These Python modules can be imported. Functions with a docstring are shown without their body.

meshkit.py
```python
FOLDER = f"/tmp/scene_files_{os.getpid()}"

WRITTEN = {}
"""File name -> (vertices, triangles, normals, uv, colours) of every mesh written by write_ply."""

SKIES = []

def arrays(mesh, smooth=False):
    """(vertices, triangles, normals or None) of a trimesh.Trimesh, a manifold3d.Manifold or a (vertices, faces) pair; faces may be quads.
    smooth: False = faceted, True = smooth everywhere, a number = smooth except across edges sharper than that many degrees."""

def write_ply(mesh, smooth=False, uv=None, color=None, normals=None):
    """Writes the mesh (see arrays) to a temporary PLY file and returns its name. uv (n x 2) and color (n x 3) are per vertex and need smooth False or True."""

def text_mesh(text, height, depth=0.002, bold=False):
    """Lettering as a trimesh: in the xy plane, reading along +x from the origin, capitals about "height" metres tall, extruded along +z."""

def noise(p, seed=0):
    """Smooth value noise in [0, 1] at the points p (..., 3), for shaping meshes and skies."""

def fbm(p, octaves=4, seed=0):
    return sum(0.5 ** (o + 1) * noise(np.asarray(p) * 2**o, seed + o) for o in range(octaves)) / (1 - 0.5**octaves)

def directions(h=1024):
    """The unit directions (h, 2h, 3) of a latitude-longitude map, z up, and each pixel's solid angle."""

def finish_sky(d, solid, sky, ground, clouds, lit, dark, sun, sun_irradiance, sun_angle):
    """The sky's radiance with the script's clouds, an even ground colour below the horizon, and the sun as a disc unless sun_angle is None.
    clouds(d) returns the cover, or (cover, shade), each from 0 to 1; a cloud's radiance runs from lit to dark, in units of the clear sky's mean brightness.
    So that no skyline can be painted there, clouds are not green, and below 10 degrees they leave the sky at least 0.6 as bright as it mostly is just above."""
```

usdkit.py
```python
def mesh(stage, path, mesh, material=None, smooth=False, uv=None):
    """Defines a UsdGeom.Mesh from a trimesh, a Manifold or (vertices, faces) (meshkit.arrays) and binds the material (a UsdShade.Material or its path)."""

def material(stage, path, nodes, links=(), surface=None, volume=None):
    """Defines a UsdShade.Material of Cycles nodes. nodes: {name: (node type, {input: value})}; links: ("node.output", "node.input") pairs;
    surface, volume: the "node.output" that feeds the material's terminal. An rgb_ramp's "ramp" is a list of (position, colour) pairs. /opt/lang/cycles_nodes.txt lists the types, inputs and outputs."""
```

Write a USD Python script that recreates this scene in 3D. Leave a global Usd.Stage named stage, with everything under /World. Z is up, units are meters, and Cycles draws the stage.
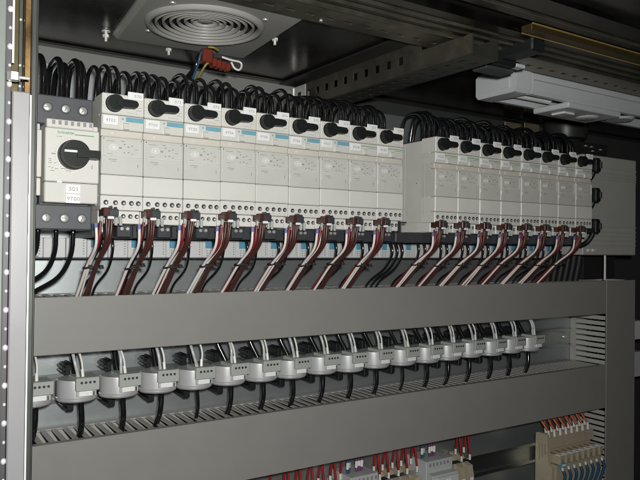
import math, random, numpy as np, trimesh, usdkit, meshkit
import manifold3d as m3
from shapely.geometry import Polygon, box as sbox, Point
from pxr import Usd, UsdGeom, UsdLux, UsdShade, Gf, Sdf

stage = Usd.Stage.CreateInMemory()
UsdGeom.SetStageUpAxis(stage, 'Z'); UsdGeom.SetStageMetersPerUnit(stage, 1.0)
UsdGeom.Xform.Define(stage, '/World'); UsdGeom.Scope.Define(stage, '/World/Looks')
rng = random.Random(7)

# ------------------------------------------------------------------ camera
EYE = (-0.1915, -0.7046, -0.0355); YAW, PITCH, ROLL, FPX = 0.58063, 0.00955, 0.01164, 675.0
def cam_axes():
    f = np.array([math.sin(YAW)*math.cos(PITCH), math.cos(YAW)*math.cos(PITCH), math.sin(PITCH)])
    r = np.array([math.cos(YAW), -math.sin(YAW), 0]); u = np.cross(r, f)
    return r*math.cos(ROLL)+u*math.sin(ROLL), -r*math.sin(ROLL)+u*math.cos(ROLL), f
R_, U_, F_ = cam_axes()
cam = UsdGeom.Camera.Define(stage, '/World/camera')
M = Gf.Matrix4d(*R_, 0, *U_, 0, *(-F_), 0, *EYE, 1)
cam.AddTransformOp().Set(M)
cam.CreateHorizontalApertureAttr(36.0); cam.CreateVerticalApertureAttr(27.0)
cam.CreateFocalLengthAttr(36.0*FPX/640); cam.CreateClippingRangeAttr((0.02, 50)); cam.CreateExposureAttr(0.0)

# ------------------------------------------------------------------ light: the camera's flash, plus the faint room light
fl = UsdLux.DiskLight.Define(stage, '/World/camera_flash')
fl.CreateRadiusAttr(0.018); fl.CreateNormalizeAttr(True); fl.CreateIntensityAttr(2.3); fl.CreateColorAttr(Gf.Vec3f(1.0, 0.99, 0.955))
fp = np.array(EYE) + R_*0.028 + U_*0.042 - F_*0.02
a = YAW - 0.10
ff = np.array([math.sin(a), math.cos(a), 0.0]); fr = np.array([math.cos(a), -math.sin(a), 0.0]); fu = np.cross(fr, ff)
fl.AddTransformOp().Set(Gf.Matrix4d(*fr, 0, *fu, 0, *(-ff), 0, *fp, 1))
dome = UsdLux.DomeLight.Define(stage, '/World/room_light')
dm = usdkit.material(stage, '/World/Looks/room_light', {'b': ('background_shader', {'color': (0.92, 0.97, 1.0), 'strength': 0.006})}, surface='b.background')
UsdShade.MaterialBindingAPI.Apply(dome.GetPrim()).Bind(dm)

# ------------------------------------------------------------------ materials
MATS = {}
def mat(name, col, rough=0.5, metal=0.0, var=0.0, scale=40.0, bump=0.0, bscale=900.0, stretch=None, coat=0.0, spec=0.5, rvar=0.0):
    nodes = {'p': ('principled_bsdf', {'base_color': col, 'roughness': rough, 'metallic': metal, 'coat_weight': coat, 'specular_ior_level': spec})}
    links = []
    if var or bump or rvar:
        nodes['g'] = ('geometry', {})
        src = 'g.position'
        if stretch:
            nodes['mp'] = ('mapping', {'scale': stretch}); links.append(('g.position', 'mp.vector')); src = 'mp.vector'
    if var or rvar:
        nodes['n'] = ('noise_texture', {'scale': scale, 'detail': 5.0, 'roughness': 0.62}); links.append((src, 'n.vector'))
    if var:
        lo = tuple(c*(1-var) for c in col); hi = tuple(min(1, c*(1+var)) for c in col)
        nodes['r'] = ('rgb_ramp', {'ramp': [(0.25, lo), (0.75, hi)]})
        links += [('n.fac', 'r.fac'), ('r.color', 'p.base_color')]
    if rvar:
        nodes['mr'] = ('map_range', {'from_min': 0.3, 'from_max': 0.7, 'to_min': max(0.03, rough-rvar), 'to_max': min(1, rough+rvar)})
        links += [('n.fac', 'mr.value'), ('mr.result', 'p.roughness')]
    if bump:
        nodes['nb'] = ('noise_texture', {'scale': bscale, 'detail': 2.0}); nodes['b'] = ('bump', {'strength': bump, 'distance': 0.0004})
        links += [(src, 'nb.vector'), ('nb.fac', 'b.height'), ('b.normal', 'p.normal')]
    m = usdkit.material(stage, '/World/Looks/'+name, nodes, links, surface='p.BSDF')
    MATS[name] = m
    return m
mat('cream', (0.60, 0.595, 0.555), 0.42, var=0.05, scale=30, bump=0.12)
mat('cream_light', (0.645, 0.64, 0.60), 0.38, var=0.04, scale=30, bump=0.1)
mat('cream_pink', (0.575, 0.55, 0.495), 0.45, var=0.05, scale=30, bump=0.1)
mat('cream_grey', (0.545, 0.545, 0.51), 0.42, var=0.05, scale=30, bump=0.1)
mat('print_grey', (0.27, 0.27, 0.25), 0.6)
mat('print_pale', (0.72, 0.72, 0.68), 0.5)
mat('paper', (0.78, 0.79, 0.79), 0.55, var=0.03, scale=200)
mat('ink', (0.24, 0.24, 0.25), 0.6)
mat('blue_print', (0.16, 0.37, 0.46), 0.5, var=0.08, scale=80)
mat('blue_bright', (0.09, 0.28, 0.40), 0.5, var=0.1, scale=90)
mat('green_print', (0.12, 0.36, 0.17), 0.5)
mat('knob_black', (0.010, 0.013, 0.012), 0.45, bump=0.08, spec=0.35)
mat('terminal_black', (0.042, 0.045, 0.05), 0.45, var=0.15, scale=60, bump=0.15)
mat('terminal_dark', (0.075, 0.08, 0.088), 0.45, var=0.12, scale=60, bump=0.15)
mat('pvc_black', (0.008, 0.008, 0.009), 0.15, spec=1.0)
mat('pvc_matte', (0.010, 0.010, 0.011), 0.6)
mat('olive_metal', (0.075, 0.062, 0.030), 0.4, 0.7, var=0.3, scale=40)
mat('tip_black', (0.02, 0.02, 0.021), 0.6)
mat('pvc_red', (0.17, 0.015, 0.018), 0.38, var=0.15, scale=60)
mat('pvc_brown', (0.060, 0.020, 0.016), 0.38, var=0.2, scale=60)
mat('pvc_white', (0.66, 0.65, 0.62), 0.4, var=0.05, scale=60)
mat('pvc_bright_red', (0.34, 0.018, 0.018), 0.35, var=0.15, scale=60)
mat('pvc_orange', (0.42, 0.085, 0.03), 0.35, var=0.12, scale=60)
mat('pvc_blue', (0.03, 0.085, 0.15), 0.35, var=0.12, scale=60)
mat('pvc_yellow', (0.26, 0.22, 0.04), 0.35)
mat('pvc_purple', (0.16, 0.05, 0.16), 0.4)
mat('ferrule_blue', (0.12, 0.16, 0.36), 0.4)
mat('ferrule_white', (0.74, 0.73, 0.70), 0.4)
mat('clear_sleeve', (0.42, 0.44, 0.43), 0.25, var=0.2, scale=200)
mat('duct_grey', (0.25, 0.246, 0.232), 0.48, var=0.035, scale=18, bump=0.1, bscale=700, rvar=0.05)
mat('duct_finger', (0.36, 0.355, 0.335), 0.5, var=0.05, scale=40)
mat('zinc', (0.50, 0.54, 0.552), 0.38, 0.85, var=0.03, scale=50, bump=0.06, bscale=600, stretch=(0.3, 1, 1), rvar=0.02)
mat('rail_zinc', (0.62, 0.64, 0.63), 0.3, 1.0, var=0.1, scale=60, stretch=(0.2, 1, 1))
mat('screw_metal', (0.75, 0.75, 0.72), 0.34, 0.7, var=0.1, scale=400)
mat('dark_metal', (0.10, 0.098, 0.085), 0.34, 1.0, var=0.25, scale=14, bump=0.06, bscale=200, rvar=0.08)
mat('roof_metal', (0.15, 0.148, 0.14), 0.26, 0.9, var=0.2, scale=9, bump=0.05, bscale=160, rvar=0.08)
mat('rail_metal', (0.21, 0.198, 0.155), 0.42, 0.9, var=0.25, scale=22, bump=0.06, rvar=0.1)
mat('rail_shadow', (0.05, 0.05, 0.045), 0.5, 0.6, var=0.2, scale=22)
mat('brass_lit_edge', (0.34, 0.235, 0.085), 0.45, 0.4, var=0.1, scale=40)
mat('brass_dark', (0.075, 0.055, 0.022), 0.4, 0.6, var=0.2, scale=40)
mat('reflection_tan', (0.20, 0.17, 0.11), 0.45, 0.3, var=0.25, scale=60)
mat('far_shade', (0.045, 0.05, 0.047), 0.5, var=0.1, scale=12)
mat('hole_dark', (0.03, 0.03, 0.03), 0.6)
mat('spot_bright', (0.62, 0.60, 0.63), 0.4, 0.3, var=0.2, scale=300)
mat('bolt_bright', (0.85, 0.85, 0.82), 0.4, 0.35)
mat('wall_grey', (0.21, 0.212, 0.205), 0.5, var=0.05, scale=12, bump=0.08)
mat('fan_grey', (0.30, 0.30, 0.28), 0.45, var=0.04, scale=25, bump=0.1)
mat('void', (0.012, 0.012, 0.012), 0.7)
mat('ct_silver', (0.50, 0.505, 0.51), 0.40, 0.25, var=0.05, scale=60, bump=0.1)
mat('ct_base', (0.64, 0.64, 0.65), 0.28, 0.5, var=0.06, scale=90)
mat('ct_block', (0.37, 0.39, 0.365), 0.45, var=0.05, scale=40, bump=0.1)
mat('module_grey', (0.56, 0.57, 0.57), 0.5, var=0.06, scale=40, bump=0.1)
mat('relay_grey', (0.46, 0.48, 0.48), 0.45, var=0.05, scale=50)
mat('beige', (0.42, 0.37, 0.27), 0.5, var=0.07, scale=60, bump=0.1)
mat('beige_dark', (0.30, 0.26, 0.19), 0.5, var=0.07, scale=60)
mat('lamp_white', (0.50, 0.52, 0.54), 0.35, var=0.03, scale=30, bump=0.06)
mat('lamp_diffuser', (0.70, 0.71, 0.70), 0.22, var=0.04, scale=60)
mat('panel_grey', (0.40, 0.40, 0.375), 0.42, var=0.05, scale=25, bump=0.1)
mat('post_grey', (0.19, 0.19, 0.195), 0.42, 0.0, var=0.03, scale=25, bump=0.06, rvar=0.04)
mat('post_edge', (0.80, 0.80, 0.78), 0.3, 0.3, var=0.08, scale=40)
mat('post_mint', (0.125, 0.145, 0.132), 0.5, var=0.1, scale=40)
mat('post_dark', (0.045, 0.05, 0.045), 0.4, 0.3, var=0.2, scale=40)
mat('post_purple', (0.045, 0.040, 0.045), 0.5, var=0.2, scale=40)
mat('passivated', (0.20, 0.125, 0.055), 0.36, 0.9, var=0.3, scale=40, rvar=0.1)
mat('connector_red', (0.16, 0.024, 0.013), 0.4, var=0.2, scale=120)

# ------------------------------------------------------------------ scene helpers
COUNT = {}
def path_for(parent, name):
    base = parent if isinstance(parent, str) else (str(parent.GetPath()) if parent else '/World')
    k = (base, name); n = COUNT.get(k, -1) + 1; COUNT[k] = n
    return f'{base}/{name}' + (f'_{n:03d}' if n else '')
def put(name, mesh, m, parent=None, smooth=False):
    return usdkit.mesh(stage, path_for(parent, name), mesh, MATS[m], smooth).GetPrim()
LABELS = []
def tag(p, label=None, cat=None, group=None, kind=None):
    for k, v in (('label', label), ('category', cat), ('group', group), ('kind', kind)):
        if v: p.SetCustomDataByKey(k, v)
    return p
def thing(name, label, cat, loc=(0, 0, 0), group=None, rotz=0.0):
    x = UsdGeom.Xform.Define(stage, path_for(None, name)); x.AddTranslateOp().Set(Gf.Vec3d(*loc))
    if rotz: x.AddRotateZOp().Set(rotz)
    return tag(x.GetPrim(), label, cat, group)
ORD = 'first second third fourth fifth sixth seventh eighth ninth tenth eleventh twelfth thirteenth fourteenth fifteenth sixteenth seventeenth eighteenth nineteenth twentieth'.split()

# ------------------------------------------------------------------ shape helpers
_S = np.array([[sx, sy, sz] for sx in (-1, 1) for sy in (-1, 1) for sz in (-1, 1)], float)
def _chpts(hx, hy, hz, c):
    P = []
    for s in _S:
        for k in range(3):
            d = np.array([hx, hy, hz], float) - c; d[k] += c; P.append(s*d)
    return np.array(P)
_HF = None
def cbox(x0, x1, y0, y1, z0, z1, c=0.0006):
    """box with chamfered edges"""
    global _HF
    hx, hy, hz = (x1-x0)/2, (y1-y0)/2, (z1-z0)/2
    c = min(c, 0.45*min(hx, hy, hz))
    if _HF is None:
        P = _chpts(1, 1, 1, 0.2); h = trimesh.convex.convex_hull(P)
        idx = [int(np.argmin(((P-v)**2).sum(1))) for v in h.vertices]
        _HF = np.array(idx)[h.faces]
    v = _chpts(hx, hy, hz, c) + [(x0+x1)/2, (y0+y1)/2, (z0+z1)/2]
    return trimesh.Trimesh(v, _HF.copy(), process=False)
def box(x0, x1, y0, y1, z0, z1):
    b = trimesh.creation.box((x1-x0, y1-y0, z1-z0)); b.apply_translation(((x0+x1)/2, (y0+y1)/2, (z0+z1)/2)); return b
def cat(*ms):
    return trimesh.util.concatenate([m for m in ms])
def cyl_y(x, z, y0, y1, r, n=20, r2=None):
    """disc or frustum along y; front (y0) radius r, back (y1) radius r2"""
    r2 = r if r2 is None else r2
    t = np.linspace(0, 2*math.pi, n, endpoint=False)
    v = [[x, y0, z]] + [[x+r*math.cos(a), y0, z+r*math.sin(a)] for a in t] + [[x+r2*math.cos(a), y1, z+r2*math.sin(a)] for a in t] + [[x, y1, z]]
    f = []
    for i in range(n):
        j = (i+1) % n
        f += [[0, 1+i, 1+j], [1+i, 1+n+i, 1+j], [1+j, 1+n+i, 1+n+j], [2*n+1, 1+n+j, 1+n+i]]
    return trimesh.Trimesh(np.array(v), np.array(f), process=False)
def lathe(profile, n=40, axis='z', at=(0, 0, 0)):
    m = trimesh.creation.revolve(np.array(profile, float), sections=n)
    if axis == 'y': m.apply_transform(trimesh.transformations.rotation_matrix(math.pi/2, [1, 0, 0]))
    m.apply_translation(at); return m
def spline(pts, n=6):
    P = np.array(pts, float)
    if len(P) < 3: return np.array([P[0]+(P[-1]-P[0])*t for t in np.linspace(0, 1, n+1)])
    Q = np.vstack([2*P[0]-P[1], P, 2*P[-1]-P[-2]]); out = []
    for i in range(1, len(Q)-2):
        a, b, c, d = Q[i-1:i+3]
        for t in np.linspace(0, 1, n, endpoint=False):
            out.append(0.5*((2*b)+(c-a)*t+(2*a-5*b+4*c-d)*t*t+(3*b-a-3*c+d)*t**3))
    return np.array(out+[P[-1]])
def tube(pts, r, n=9, steps=6):
    C = spline(pts, steps); T = np.gradient(C, axis=0); T /= np.linalg.norm(T, axis=1, keepdims=True)
    ref = np.array([0, 0, 1.0]) if abs(T[0][2]) < 0.9 else np.array([1.0, 0, 0])
    u = np.cross(T[0], ref); u /= np.linalg.norm(u); V = []; ang = np.linspace(0, 2*math.pi, n, endpoint=False)
    for c, t in zip(C, T):
        u = u - t*(u@t); u /= np.linalg.norm(u); w = np.cross(t, u)
        V += [c + r*(math.cos(a)*u+math.sin(a)*w) for a in ang]
    k = len(C); F = []
    for i in range(k-1):
        for j in range(n):
            a, b = i*n+j, i*n+(j+1) % n
            F += [[a, b, a+n], [b, b+n, a+n]]
    V += [C[0], C[-1]]
    for j in range(n):
        F += [[k*n, (j+1) % n, j], [k*n+1, (k-1)*n+j, (k-1)*n+(j+1) % n]]
    return trimesh.Trimesh(np.array(V), np.array(F), process=False)
def prism_x(poly_yz, x0, x1):
    """polygon of (y, z) extruded along x"""
    m = trimesh.creation.extrude_polygon(poly_yz if isinstance(poly_yz, Polygon) else Polygon(poly_yz), x1-x0, engine='earcut')
    v = np.array(m.vertices); m.vertices = np.stack([v[:, 2]+x0, v[:, 0], v[:, 1]], 1)
    return m
def prism_y(poly_xz, y0, y1):
    m = trimesh.creation.extrude_polygon(poly_xz if isinstance(poly_xz, Polygon) else Polygon(poly_xz), y1-y0, engine='earcut')
    v = np.array(m.vertices); m.vertices = np.stack([v[:, 0], v[:, 2]+y0, v[:, 1]], 1); m.invert()
    return m
def prism_z(poly_xy, z0, z1):
    m = trimesh.creation.extrude_polygon(poly_xy if isinstance(poly_xy, Polygon) else Polygon(poly_xy), z1-z0, engine='earcut')
    m.apply_translation((0, 0, z0)); return m
def text(s, h, x, z, y, depth=0.00025, centre=False, bold=False):
    m = meshkit.text_mesh(s, h, depth, bold); v = np.array(m.vertices)
    if centre: v[:, 0] -= v[:, 0].max()/2
    m.vertices = np.stack([v[:, 0]+x, y-v[:, 2], v[:, 1]+z], 1); return m
def screw(x, z, y, r=0.0026):
    """slotted screw head facing -y"""
    a = rng.uniform(0, 3.1)
    head = lathe([(0, -0.0012), (r*0.8, -0.0011), (r, -0.0004), (r, 0.001)], 16)
    head.vertices = np.stack([head.vertices[:, 0]+x, head.vertices[:, 2]+y, head.vertices[:, 1]+z], 1); head.invert()
    slot = box(-r*0.8, r*0.8, -0.00025, 0.00025, -r*0.14, r*0.14)
    slot.apply_transform(trimesh.transformations.rotation_matrix(a, [0, 1, 0])); slot.apply_translation((x, y-0.00125, z))
    return head, slot

# ------------------------------------------------------------------ setting: back wall, roof sheet, mounting plate
WALL_Y, ROOF_Z, PLATE_Y = 0.225, 0.224, 0.140
tag(put('back_wall', box(-0.34, 0.405, WALL_Y, WALL_Y+0.003, -0.9, ROOF_Z), 'wall_grey'), kind='structure')
tag(put('ceiling', box(-0.34, 2.0, -0.32, WALL_Y+0.003, ROOF_Z+0.0005, ROOF_Z+0.0035), 'roof_metal'), kind='structure')
tag(put('back_wall', box(0.405, 2.0, WALL_Y+0.004, WALL_Y+0.007, -0.9, ROOF_Z), 'far_shade'), kind='structure')  # dark sheet standing in for the unlit depth of the next bay
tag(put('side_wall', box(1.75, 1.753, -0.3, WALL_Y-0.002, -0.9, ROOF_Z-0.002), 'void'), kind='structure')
tag(put('mounting_plate', cbox(-0.16, 1.042, PLATE_Y, PLATE_Y+0.003, -0.75, 0.178, 0.0008), 'zinc'), kind='structure')
put('roof_fold', cbox(-0.34, 2.0, WALL_Y-0.016, WALL_Y-0.0005, ROOF_Z-0.0035, ROOF_Z-0.0005, 0.0012), 'roof_metal', '/World/ceiling')
exec_later = []

# ------------------------------------------------------------------ wire ducts
def duct_h(x0, x1, z0, z1, label, drop_to=None):
    t = thing('cable_duct', label, 'cable duct', (0, 0, 0), 'grey slotted cable ducts')
    put('lid', cat(cbox(x0, x1, 0.0585, 0.0610, z0-0.001, z1+0.001, 0.0007), box(x0, x1, 0.0610, 0.0680, z1-0.0006, z1+0.0008), box(x0, x1, 0.0610, 0.0680, z0-0.0008, z0+0.0006)), 'duct_grey', t)
    put('base', cat(box(x0, x1, 0.1365, 0.1395, z0, z1-0.004), box(x0, x1, 0.127, 0.1365, z1-0.0022, z1-0.0004), box(x0, x1, 0.069, 0.1365, z0+0.0004, z0+0.0022)), 'duct_finger', t)
    n = int((x1-x0)/0.0125)
    for k in range(n):
        x = x0+0.004+k*0.0125
        put('finger', cbox(x, x+0.0062, 0.0685, 0.127, z1-0.0024, z1-0.0006, 0.0004), 'duct_finger', t)
    return t
duct_h(-0.16, 0.9525, -0.1544, -0.0943, 'plain grey horizontal duct lid running just below the coloured wire bundles')
duct_h(-0.16, 0.9525, -0.3301, -0.2518, 'lower grey horizontal duct with open slotted top under the round transformers')
t = thing('cable_duct', 'grey vertical duct closing the right end of both horizontal ducts', 'cable duct', (0, 0, 0), 'grey slotted cable ducts')
put('lid', cbox(0.9535, 1.0455, 0.0585, 0.0610, -0.75, -0.0935, 0.0007), 'duct_grey', t)
put('base', cat(box(0.956, 1.041, 0.1365, 0.1395, -0.75, -0.095), box(0.9560, 0.9580, 0.127, 0.1365, -0.75, -0.095), box(1.039, 1.041, 0.062, 0.1365, -0.75, -0.095)), 'duct_finger', t)
for k in range(46):
    z = -0.045-k*0.0105
    if -0.156 < z or -0.331 < z < -0.252: continue
    put('finger', cbox(0.9562, 0.9580, 0.0640, 0.127, z-0.0076, z, 0.0004), 'panel_grey', t)
for k, xx in enumerate((0.967, 0.979, 0.992, 1.004, 1.017, 1.029)):  # added cables that keep the duct slots dark
    wire_pts = [(xx, 0.100+0.012*(k % 2), -0.10), (xx+0.003, 0.104, -0.3), (xx-0.002, 0.106, -0.55)]
    tag(put('black_cable', tube(wire_pts, 0.0068, 8, 3), 'pvc_black', None, True), 'added black cable inside the slotted vertical duct to darken the slots', 'cable', 'added cables inside the vertical duct')
put('lit_edge_strip', cbox(0.9535, 0.9552, 0.0615, 0.0655, -0.0925, -0.036, 0.0003), 'print_pale', t)  # duct wall edge, its lit look put into the pale colour

# ------------------------------------------------------------------ DIN rails
def din_rail(x0, x1, z, y, label):
    p = [(0, -17.5), (0, -12.5), (6.5, -12.5), (6.5, 12.5), (0, 12.5), (0, 17.5), (1, 17.5), (1, 13.5), (7.5, 13.5), (7.5, -13.5), (1, -13.5), (1, -17.5)]
    t = thing('mounting_rail', label, 'rail', (0, 0, 0), 'steel mounting rails')
    put('channel', prism_x([(y+a/1000, z+b/1000) for a, b in p], x0, x1), 'rail_zinc', t)
    for sx in (x1-0.012, x1-0.30):
        h, s = screw(sx, z, y+0.0055, 0.0034); put('screw', h, 'screw_metal', t, 40)
din_rail(-0.16, 0.948, -0.2068, 0.1322, 'shiny steel mounting rail behind the row of round transformers')
din_rail(0.10, 0.950, -0.402, 0.1005, 'dark steel mounting rail behind the bottom terminal blocks')
din_rail(-0.16, 0.86, 0.055, 0.1322, 'steel mounting rail hidden behind the motor starters')

# ------------------------------------------------------------------ motor starters
P = 0.045
def starter_common(t):
    put('housing', cat(cbox(0.0006, 0.0444, 0.012, 0.131, 0.0005, 0.119, 0.001), cbox(0.0006, 0.0444, 0.028, 0.128, -0.014, 0.0006, 0.0008)), 'cream', t)
    put('top_panel', cbox(0.0003, 0.0447, 0.0, 0.03, 0.1000, 0.1216, 0.0009), 'cream_light', t)
    d = [cyl_y(0.0126+0.0111*math.cos(math.radians(a)), 0.1112+0.0098*math.sin(math.radians(a)), -0.00012, 0.0004, 0.00045, 6) for a in (180, 198, 214, 228, 155, 130)]
    d += [box(0.0265+0.003*k, 0.0285+0.003*k, -0.00012, 0.0004, 0.1027, 0.1031) for k in range(4)] + [box(0.036, 0.042, -0.00012, 0.0004, 0.1062+0.003*k, 0.1066+0.003*k) for k in range(2)]
    put('dial_print', cat(*d), 'print_grey', t)
    knob = m3.Manifold.cylinder(0.0085, 0.0087, 0.0082, 40)
    lever = m3.Manifold.hull(m3.Manifold.batch_boolean([m3.Manifold.cylinder(0.0094, 0.0047, 0.0041, 24).translate((0.004, 0, 0.0)), m3.Manifold.cylinder(0.0060, 0.0042, 0.0036, 20).translate((0.0195, 0, 0.0030))], m3.OpType.Add))
    ring = m3.Manifold.cylinder(0.0015, 0.0092, 0.0090, 40)
    kk = meshkit.arrays(knob+lever+ring)
    v = kk[0]; put('rotary_handle', trimesh.Trimesh(np.stack([v[:, 0]+0.0128, -v[:, 2], v[:, 1]+0.1112], 1), kk[1], process=False), 'knob_black', t, 35)
    put('upper_face', cbox(0.0003, 0.0447, 0.0008, 0.03, 0.0845, 0.0996, 0.0007), 'cream', t)
    put('band', cbox(0.0003, 0.0447, 0.0030, 0.03, 0.0768, 0.0843, 0.0006), 'cream_pink', t)
    put('button', prism_x([(0.0009, 0.0846), (-0.0028, 0.0852), (-0.0009, 0.0912), (0.0009, 0.0926)], 0.0225, 0.0285), 'cream_light', t)
    put('indicator', lathe([(0, -0.0009), (0.0021, -0.0006), (0.0026, 0.0004)], 14, at=(0, 0, 0)).apply_transform(np.array([[1, 0, 0, .0125], [0, 0, 1, .0030], [0, .62, 0, .0806], [0, 0, 0, 1]])), 'cream_light', t, 50)
    put('control_unit', cat(cbox(0.0003, 0.0447, 0.0004, 0.03, 0.0372, 0.0764, 0.0008),
        box(0.0022, 0.0030, -0.0004, 0.001, 0.0560, 0.0745), box(0.0415, 0.0423, -0.0004, 0.001, 0.0560, 0.0745), box(0.0022, 0.0423, -0.0004, 0.001, 0.0737, 0.0745)), 'cream_grey', t)
    put('display_ledge', cbox(0.0032, 0.0413, -0.0012, 0.0008, 0.0560, 0.0572, 0.0003), 'cream_light', t)
    ang = np.linspace(0, 2*math.pi, 25)
    ringp = Polygon([(0.0128+0.0046*math.cos(a), 0.0655+0.0031*math.sin(a)) for a in ang], [[(0.0128+0.0038*math.cos(a), 0.0655+0.0024*math.sin(a)) for a in ang]])
    put('adjuster', cat(prism_y(ringp, -0.0005, 0.0006), cyl_y(0.0128, 0.0655, -0.0003, 0.0006, 0.0017, 12)), 'print_pale', t)
    pr = [box(x, x+w, 0.0001, 0.0007, z, z+h) for x, z, w, h in ((0.0052, 0.0718, 0.0095, 0.0005), (0.0203, 0.0722, 0.004, 0.0007), (0.0185, 0.0647, 0.0030, 0.0016), (0.0235, 0.0690, 0.0016, 0.0012),
          (0.0275, 0.0664, 0.0019, 0.0013), (0.0315, 0.0680, 0.0017, 0.0010), (0.0275, 0.0608, 0.0022, 0.0009), (0.0318, 0.0594, 0.0018, 0.0008), (0.0235, 0.0600, 0.0012, 0.0014), (0.035, 0.0645, 0.0035, 0.0005),
          (0.0075, 0.0527, 0.0088, 0.0006), (0.0108, 0.0508, 0.0048, 0.0005), (0.0385, 0.0455, 0.0006, 0.004), (0.006, 0.0585, 0.006, 0.0004))]
    put('printed_diagram', cat(*pr), 'print_grey', t)
    put('side_latch', cbox(0.0009, 0.0024, -0.0006, 0.002, 0.047, 0.0535, 0.0004), 'cream_light', t)
    put('blank_cover', cbox(0.0003, 0.0447, 0.0, 0.03, 0.0158, 0.0368, 0.0008), 'cream_light', t)
    strip = cbox(0.0003, 0.0447, 0.0006, 0.03, 0.0003, 0.0154, 0.0007)
    put('terminal_strip', strip, 'cream_light', t)
    for x in (0.0058, 0.0158, 0.0243, 0.0325, 0.0398):
        w = put('terminal_hole', cyl_y(x, 0.0080, 0.00035, 0.002, 0.0026, 14), 'hole_dark', t)
        h, s = screw(x+0.0005, 0.0076, 0.0005, 0.0015); put('screw', h, 'screw_metal', w, 40)
    put('terminal_print', cat(*[box(x-0.001, x+0.001, 0.0004, 0.001, 0.0032, 0.0036) for x in (0.0158, 0.0243, 0.0325, 0.0398)]), 'print_grey', t)
    put('lower_terminal_strip', cbox(0.0003, 0.0447, 0.0100, 0.04, -0.0135, 0.0001, 0.0007), 'cream_light', t)
    for x in (0.0270, 0.0345, 0.0415):
        w = put('terminal_hole', cyl_y(x, -0.0055, 0.0097, 0.011, 0.0024, 14), 'hole_dark', t)
        h, s = screw(x+0.0004, -0.0058, 0.0098, 0.0014); put('screw', h, 'screw_metal', w, 40)
    pw = put('power_terminal', cat(cbox(0.0004, 0.0446, 0.034, 0.12, -0.0285, -0.0138, 0.0008), cbox(0.0225, 0.0375, 0.016, 0.05, -0.0275, -0.0142, 0.0008)), 'terminal_black', t)
    for x in (0.0275, 0.0338):
        h, s = screw(x, -0.0185, 0.0158, 0.0022); put('screw', h, 'screw_metal', pw, 40)
    pl = put('plug', cat(cbox(0.0035, 0.0165, -0.0085, 0.012, -0.0075, 0.0012, 0.0006), cbox(0.0085, 0.0105, -0.0080, 0.002, 0.0010, 0.0042, 0.0004), cbox(0.0135, 0.0152, -0.0080, 0.002, 0.0010, 0.0032, 0.0004),
        cbox(0.0072, 0.0165, -0.0092, -0.0070, -0.0060, 0.0002, 0.0004)), 'terminal_black', t)
    put('red_side', cbox(0.0010, 0.0072, -0.0089, 0.010, -0.0070, 0.0022, 0.0006), 'pvc_brown', pl)
    put('ferrule_row', cat(*[tube([(x, -0.0045, -0.0065), (x+dx, -0.003, -0.0155)], 0.0017, 8, 1) for x, dx in ((0.0005, 0), (0.0155, 0), (0.0195, 0.001))]), 'clear_sleeve', pl, 40)
    put('marker', cbox(0.0052, 0.0118, -0.0098, -0.0070, -0.0095, -0.0066, 0.0005), 'paper', pl)

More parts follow.
